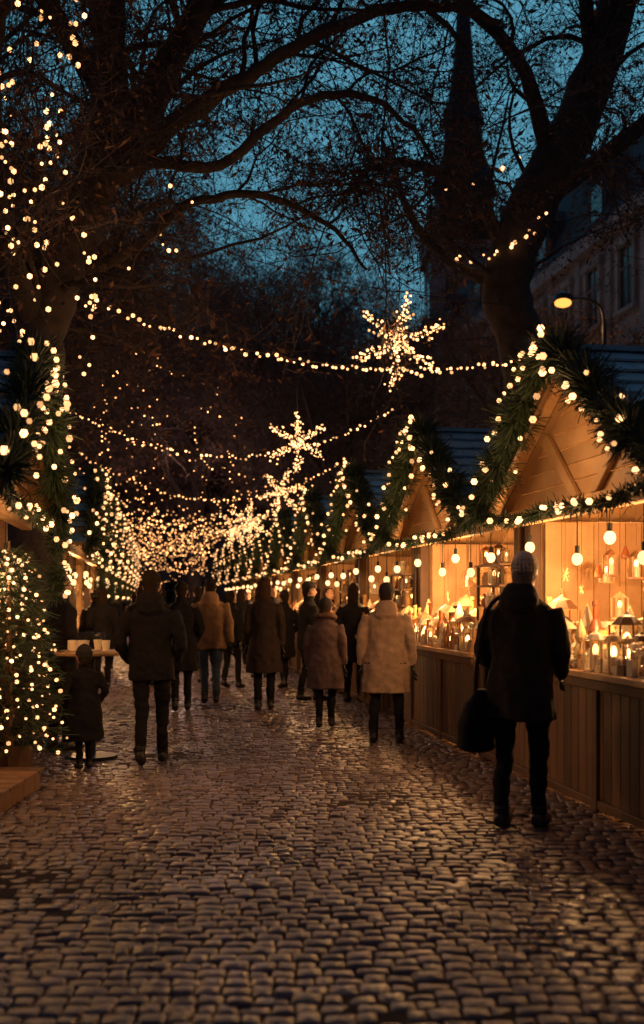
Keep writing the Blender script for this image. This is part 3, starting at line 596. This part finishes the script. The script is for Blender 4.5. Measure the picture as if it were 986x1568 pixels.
def person(name,x,y,H,yaw,coat,trou=(.010,.009,.011),hair=(.022,.013,.008),hem=.82,stride=.12,hat=None,hood=False,fur=None,arms='pocket',female=False,flare=0.,vox=.014,hs=1.,lean=0.,spread=0.,bag=False,longhair=False,wide=1.,headyaw=0.,gloves=True,hatc=(.03,.03,.035)):
    s=H/1.75; g=G(); lab=[]
    def A(VF,l): g.add(VF[0],VF[1],l,float(l)); lab.append(np.full(len(VF[0]),l))
    def T(P,r,l,ry=None,k=12,m=5): P=smoothpath(P,m); r=np.interp(np.linspace(0,1,len(P)),np.linspace(0,1,len(r)),r); A(tube(P,r,k,ref=(0.1,1,0.05)),l)
    ly=lambda z: lean*max(0,z-.95)
    sw=(.9 if female else 1.)*wide
    ph=random.uniform(0,6)
    A(ring_loft([(0,ly(hem),hem,(.205+flare)*sw,.15+flare*.8),(0,ly(.95),max(.96,hem+.02),(.195+flare*.35)*sw,.145+flare*.3),(0,ly(1.1),1.1,.175*sw,.138),(0,ly(1.25),1.25,.195*sw,.143),(0,ly(1.36),1.36,.202*sw,.135),(0,ly(1.43),1.43,.160*sw,.11),(0,ly(1.48),1.475,.095,.088),(0,ly(1.5)+.005,1.52,.08,.085),(0,ly(1.5)+.008,1.55,.077,.082)],fold=.06,ph=ph),0)
    for sg in(-1,1):
        fy=stride*sg; hx=.09+spread*.4; fx=.08+spread; lift=.05 if (fy<-.1) else 0
        kn=(hx*.5+fx*.5,(fy*.45+.04 if fy>=0 else fy*.35+.03),.5)
        T([(sg*hx,0,.92),(sg*(hx+.003),fy*.2+.012,.7),(sg*kn[0],kn[1],kn[2]),(sg*fx,fy*.75+.0,.28),(sg*fx,fy,.1+lift)],[.09,.08,.061,.056,.05],1)
        T([(sg*fx,fy-.065,.05+lift),(sg*fx*1.02,fy+.02,.052+lift*.7),(sg*fx*1.05,fy+.1,.042+lift*.2),(sg*fx*1.08,fy+.175,.036)],[.04,.05,.047,.032],2,m=6)
        T([(sg*fx,fy-.005,.05+lift),(sg*fx,fy,.14+lift)],[.05,.05],2)
    HM=[]
    for sg in(-1,1):
        sh=(sg*.172*sw,ly(1.4),1.40); o=stride*.9*sg*-1
        if arms=='down': el=(sg*.24*sw,-.03+o*.3+ly(1.1),1.13); wr=(sg*.25*sw,.04+o*1.1+ly(.9),.87)
        elif arms=='front': el=(sg*.245*sw,.0+ly(1.1),1.12); wr=(sg*.15,.27+ly(1.1),1.13)
        elif arms=='reach': el=(sg*.235*sw,.03+ly(1.1),1.12); wr=(sg*.2,.25,.98)
        else: el=(sg*.262*sw,-.06+ly(1.1),1.13); wr=(sg*.2*sw,.1+ly(.95),.95)
        T([sh,((sh[0]+el[0])/2+sg*.012,(sh[1]+el[1])/2,(sh[2]+el[2])/2),el,tuple((np.array(el)+wr)/2),wr],[.074,.067,.059,.054,.048],0)
        HM.append((sg,el,wr))
    hc=np.array([0,.012+ly(1.64)*1.0+(.02 if lean else 0),1.645]); sc=hs
    T([(0,ly(1.45),1.47),tuple(hc+(0,-.01,-.09))],[.058,.055],3)
    hr=[(0,.0,-.118,.03,.035),(0,.018,-.105,.045,.062),(0,.01,-.075,.062,.085),(0,.005,-.03,.072,.095),(0,.0,.02,.076,.098),(0,-.004,.065,.07,.09),(0,-.006,.1,.046,.06),(0,-.006,.113,.015,.02)]
    cy,sy=math.cos(headyaw),math.sin(headyaw)
    def HD(VF,l):
        V=np.array(VF[0])*sc; V=np.stack([V[:,0]*cy-V[:,1]*sy,V[:,0]*sy+V[:,1]*cy,V[:,2]],-1)+hc; A((V,VF[1]),l)
    HD(ring_loft(hr,24),3)
    HD(tube(smoothpath([(0,.092,.02),(0,.108,-.015),(0,.118,-.032),(0,.098,-.042)],4),[.008]*5+[.013]*8,8),3)
    for sg in(-1,1): HD(ball((sg*.078,-.005,-.012),.011,.022,.032),3)
    HD(ball((0,-.02,.028),.086,.098,.1,k=20,n=12),4)
    if not longhair: HD(ball((0,-.05,-.03),.072,.062,.07,k=16,n=10),4)
    else:
        HD(ring_loft([(0,-.055,-.22,.06,.03),(0,-.06,-.18,.085,.045),(0,-.05,-.1,.092,.06),(0,-.035,-.02,.088,.075),(0,-.02,.04,.07,.07)],20),4)
    if not hat:
        for q in range(26): # hair tufts
            a=random.uniform(0,6.28); b=random.uniform(-.3,1.4); d=np.array([math.cos(a)*math.cos(b),math.sin(a)*math.cos(b)*1.0,math.sin(b)])
            if d[1]>.35 and d[2]<.6: continue
            HD(ball(np.array([0,-.02,.028])+d*[.08,.092,.094],.02,.02,.024,k=8,n=6),4)
    if hat:
        HD(ring_loft([(0,-.01,.015,.09,.107),(0,-.01,.06,.093,.11),(0,-.015,.064,.089,.104),(0,-.016,.1,.076,.09),(0,-.02,.13,.045,.055),(0,-.02,.145,.012,.015)],22),5)
    if hood: A(ring_loft([(0,-.1+ly(1.4),1.36,.05,.03),(0,-.11+ly(1.4),1.41,.12,.06),(0,-.085+ly(1.45),1.48,.13,.085),(0,-.055+ly(1.5),1.545,.11,.085),(0,-.045+ly(1.5),1.575,.08,.06)],22),0)
    if fur: A(tube(smoothpath([(.11,.05,1.5),(.13,-.04,1.53),(.07,-.13,1.55),(-.07,-.13,1.55),(-.13,-.04,1.53),(-.11,.05,1.5)],4),.035,10),6)
    tmp=g.build('tmp',[]); V0=np.concatenate(g.v); lb=np.concatenate(lab)
    md=tmp.modifiers.new('r','REMESH'); md.mode='VOXEL'; md.voxel_size=vox; sm=tmp.modifiers.new('s','SMOOTH'); sm.factor=.5; sm.iterations=3
    dg=bpy.context.evaluated_depsgraph_get(); me=bpy.data.meshes.new_from_object(tmp.evaluated_get(dg)); bpy.data.objects.remove(tmp)
    kd=KDTree(len(V0)); [kd.insert(v,i) for i,v in enumerate(V0)]; kd.balance()
    me.materials.clear()
    for m in(fabric(coat),fabric(trou),M_shoe,M_skin,fabric(hair),fabric(hatc),fabric(fur or coat)): me.materials.append(m)
    mi=[int(lb[kd.find(p.center)[1]]) for p in me.polygons]
    me.polygons.foreach_set('material_index',mi); me.polygons.foreach_set('use_smooth',[True]*len(mi))
    vl=np.zeros(len(me.vertices),int)
    for p,m_ in zip(me.polygons,mi):
        for vi in p.vertices: vl[vi]=m_
    off=Vector((x*7,y*3,0)); nrm=[v.normal.copy() for v in me.vertices]
    for v,nn in zip(me.vertices,nrm):
        l=vl[v.index]
        if l in(0,1,6,4,5):
            c=v.co+off; a=.012*noise.noise(Vector((c.x*7,c.y*7,c.z*(11 if l==1 else 6)))) + .006*noise.noise(c*19)
            if l==1: a+=.007*noise.noise(Vector((c.x*4,c.y*4,c.z*26)))
            if l==0: a+=.012*noise.noise(Vector((c.x*9+c.z*6,c.y*5,c.z*9)))
            v.co+=nn*a
    me.update()
    parts=[('body',me,Matrix.Identity(4))]
    fg=G()
    def hp(x,y,z): p=np.array([x,y,z])*sc; return (p[0]*cy-p[1]*sy+hc[0],p[0]*sy+p[1]*cy+hc[1],p[2]+hc[2])
    for sg in(-1,1): V,F=ball(hp(sg*.031,.088,.0),.011,.008,.007); fg.add(V,F,0); V,F=tube([hp(sg*.015,.097,.024),hp(sg*.032,.096,.03),hp(sg*.05,.085,.024)],.004,5); fg.add(V,F,0)
    V,F=tube([hp(-.025,.09,-.066),hp(0,.1,-.064),hp(.025,.09,-.066)],[.003,.007,.003],6); fg.add(V,F,1)
    o=fg.build('face_features',[M_dark,M_lip],smooth=True); parts.append(('face_features',o.data,Matrix.Identity(4))); bpy.data.objects.remove(o)
    if arms!='pocket':
        for sg,el,wr in HM:
            d=(Vector(wr)-Vector(el)).normalized(); q=Vector((0,0,-1)).rotation_difference(d).to_matrix().to_4x4()
            parts.append(('hand',HANDG if gloves else HAND,Matrix.Translation(Vector(wr)+d*.03)@q@Matrix.Rotation(-sg*1.3,4,'Z')@Matrix.Scale(-sg,4,(1,0,0))))
    if bag:
        b=G(); V,F=ring_loft([(-.29,.02,.48,.09,.15),(-.30,.02,.51,.12,.21),(-.30,.02,.66,.12,.22),(-.28,.02,.80,.08,.19),(-.26,.02,.88,.03,.12)],20,fold=.04); b.add(V,F,0)
        V,F=tube(smoothpath([(-.27,-.1,.84),(-.26,-.1,1.05),(-.2,-.06,1.4),(-.12,.02,1.49),(-.19,.1,1.38),(-.26,.13,1.05),(-.27,.13,.84)],4),.014,6); b.add(V,F,0)
        o=b.build('shoulder_bag',[fabric((.012,.01,.011))],smooth=True); parts.append(('shoulder_bag',o.data,Matrix.Identity(4))); bpy.data.objects.remove(o)
    inst(name,x,y,s,yaw,parts); return parts
def inst(name,x,y,s,yaw,parts):
    e=empty(name,Matrix.Translation((x,y,.004))@Matrix.Rotation(yaw,4,'Z')@Matrix.Scale(s,4))
    for n,me,M in parts: link(n,me,e,M)
BK=(.012,.010,.012)
person('shopper_with_bag',1.31,7.33,1.79,-.45,(.022,.018,.016),hair=(.13,.10,.08),hem=.70,stride=.05,hood=True,arms='reach',bag=True,lean=.10,vox=.011,wide=1.1,spread=.03,headyaw=.1,hat='b',hatc=(.45,.38,.32))
person('walking_man',-1.55,10.1,1.74,.02,BK,hem=.78,stride=.17,arms='pocket',vox=.011,wide=1.08,hood=True)
A1=person('man_in_tan_jacket',-1.62,16.1,1.80,.1,(.34,.20,.10),trou=(.06,.09,.14),hem=.78,stride=.14,arms='down',wide=1.12,hood=True)
A2=person('man_in_long_coat',-1.9,15,1.74,.1,BK,hem=.55,stride=.12,flare=.02)
A3=person('woman_in_long_coat',-.79,15.2,1.80,.0,(.035,.023,.019),hair=(.05,.025,.014),hem=.5,stride=.07,female=True,flare=.06,longhair=True,arms='down',wide=1.05)
A4=person('woman_in_fur_hood_coat',.04,13.1,1.50,-.1,(.11,.07,.068),hair=(.04,.022,.014),hem=.54,stride=.06,female=True,flare=.055,fur=(.14,.08,.055),hat='b',arms='down',wide=1.15,hs=1.05)
person('person_in_beige_coat',.68,11.7,1.66,-.15,(.38,.26,.18),hem=.56,stride=.03,flare=.03,hat='b',hood=True,arms='down',wide=1.15,spread=.06,vox=.012)
A5=person('woman_in_dark_coat',.47,16.4,1.74,-.3,BK,hem=.6,stride=.1,female=True,flare=.03,longhair=True)
A6=person('man_in_beanie',-.2,16.6,1.76,-1.2,(.02,.017,.02),hem=.75,hat='b',arms='front',stride=.1)
person('child_in_dark_coat',-2.12,9.9,1.06,.5,BK,hem=.42,stride=.03,flare=.05,hs=1.35,hat='b',wide=1.15)
person('man_at_table',-2.62,11.1,1.76,-.9,(.015,.013,.016),hem=.75,stride=.04,arms='front',wide=1.1)
pool=[A1,A2,A3,A4,A5,A6]; names=['man_in_tan_jacket','man_in_long_coat','woman_in_long_coat','woman_in_fur_hood_coat','woman_in_dark_coat','man_in_beanie']
D1=person('man_in_dark_jacket',-2.9,19.5,1.78,.2,(.014,.012,.016),hem=.78,arms='down'); pool.append(D1); names.append('man_in_dark_jacket')
crowd=[(-3.75,19,4),(-3.3,20.2,1),(-4.3,21,6),(-2.1,20.5,1),(-1.55,19,6),(-1.2,21.5,4),(-.65,19,1),(-.1,20,6),(.15,22,4),(-4.6,24,1),(-3.6,25,6),(-2.7,24,1),(-1.9,26,4),(-1.1,25,6),(-.6,27.5,1),(-4.9,29,6),(-4.0,31,4),(-3,30,1),(-2.2,33,6),(-1.5,31,1),(-5.5,35,1),(-4.5,37,6),(-3.5,36,4),(-2.6,39,1),(-6,42,6),(-4.8,43,1),(-3.7,45,4)]
for i,(x,y,k) in enumerate(crowd):
    inst(names[k],x,y,random.uniform(.94,1.04),random.uniform(-.6,.6)+(math.pi if i%5==3 else 0),pool[k])
# ------------------------------------------------------------ camera
cam=bpy.data.cameras.new('camera'); co=bpy.data.objects.new('camera',cam); C.objects.link(co); S.camera=co
co.location=(0,0,1.5); co.rotation_euler=(math.pi/2,0,0); cam.sensor_fit='VERTICAL'; cam.sensor_height=36; cam.lens=39.03; cam.shift_y=.0867; cam.clip_end=1000
cam.dof.use_dof=True; cam.dof.focus_distance=11; cam.dof.aperture_fstop=1.4
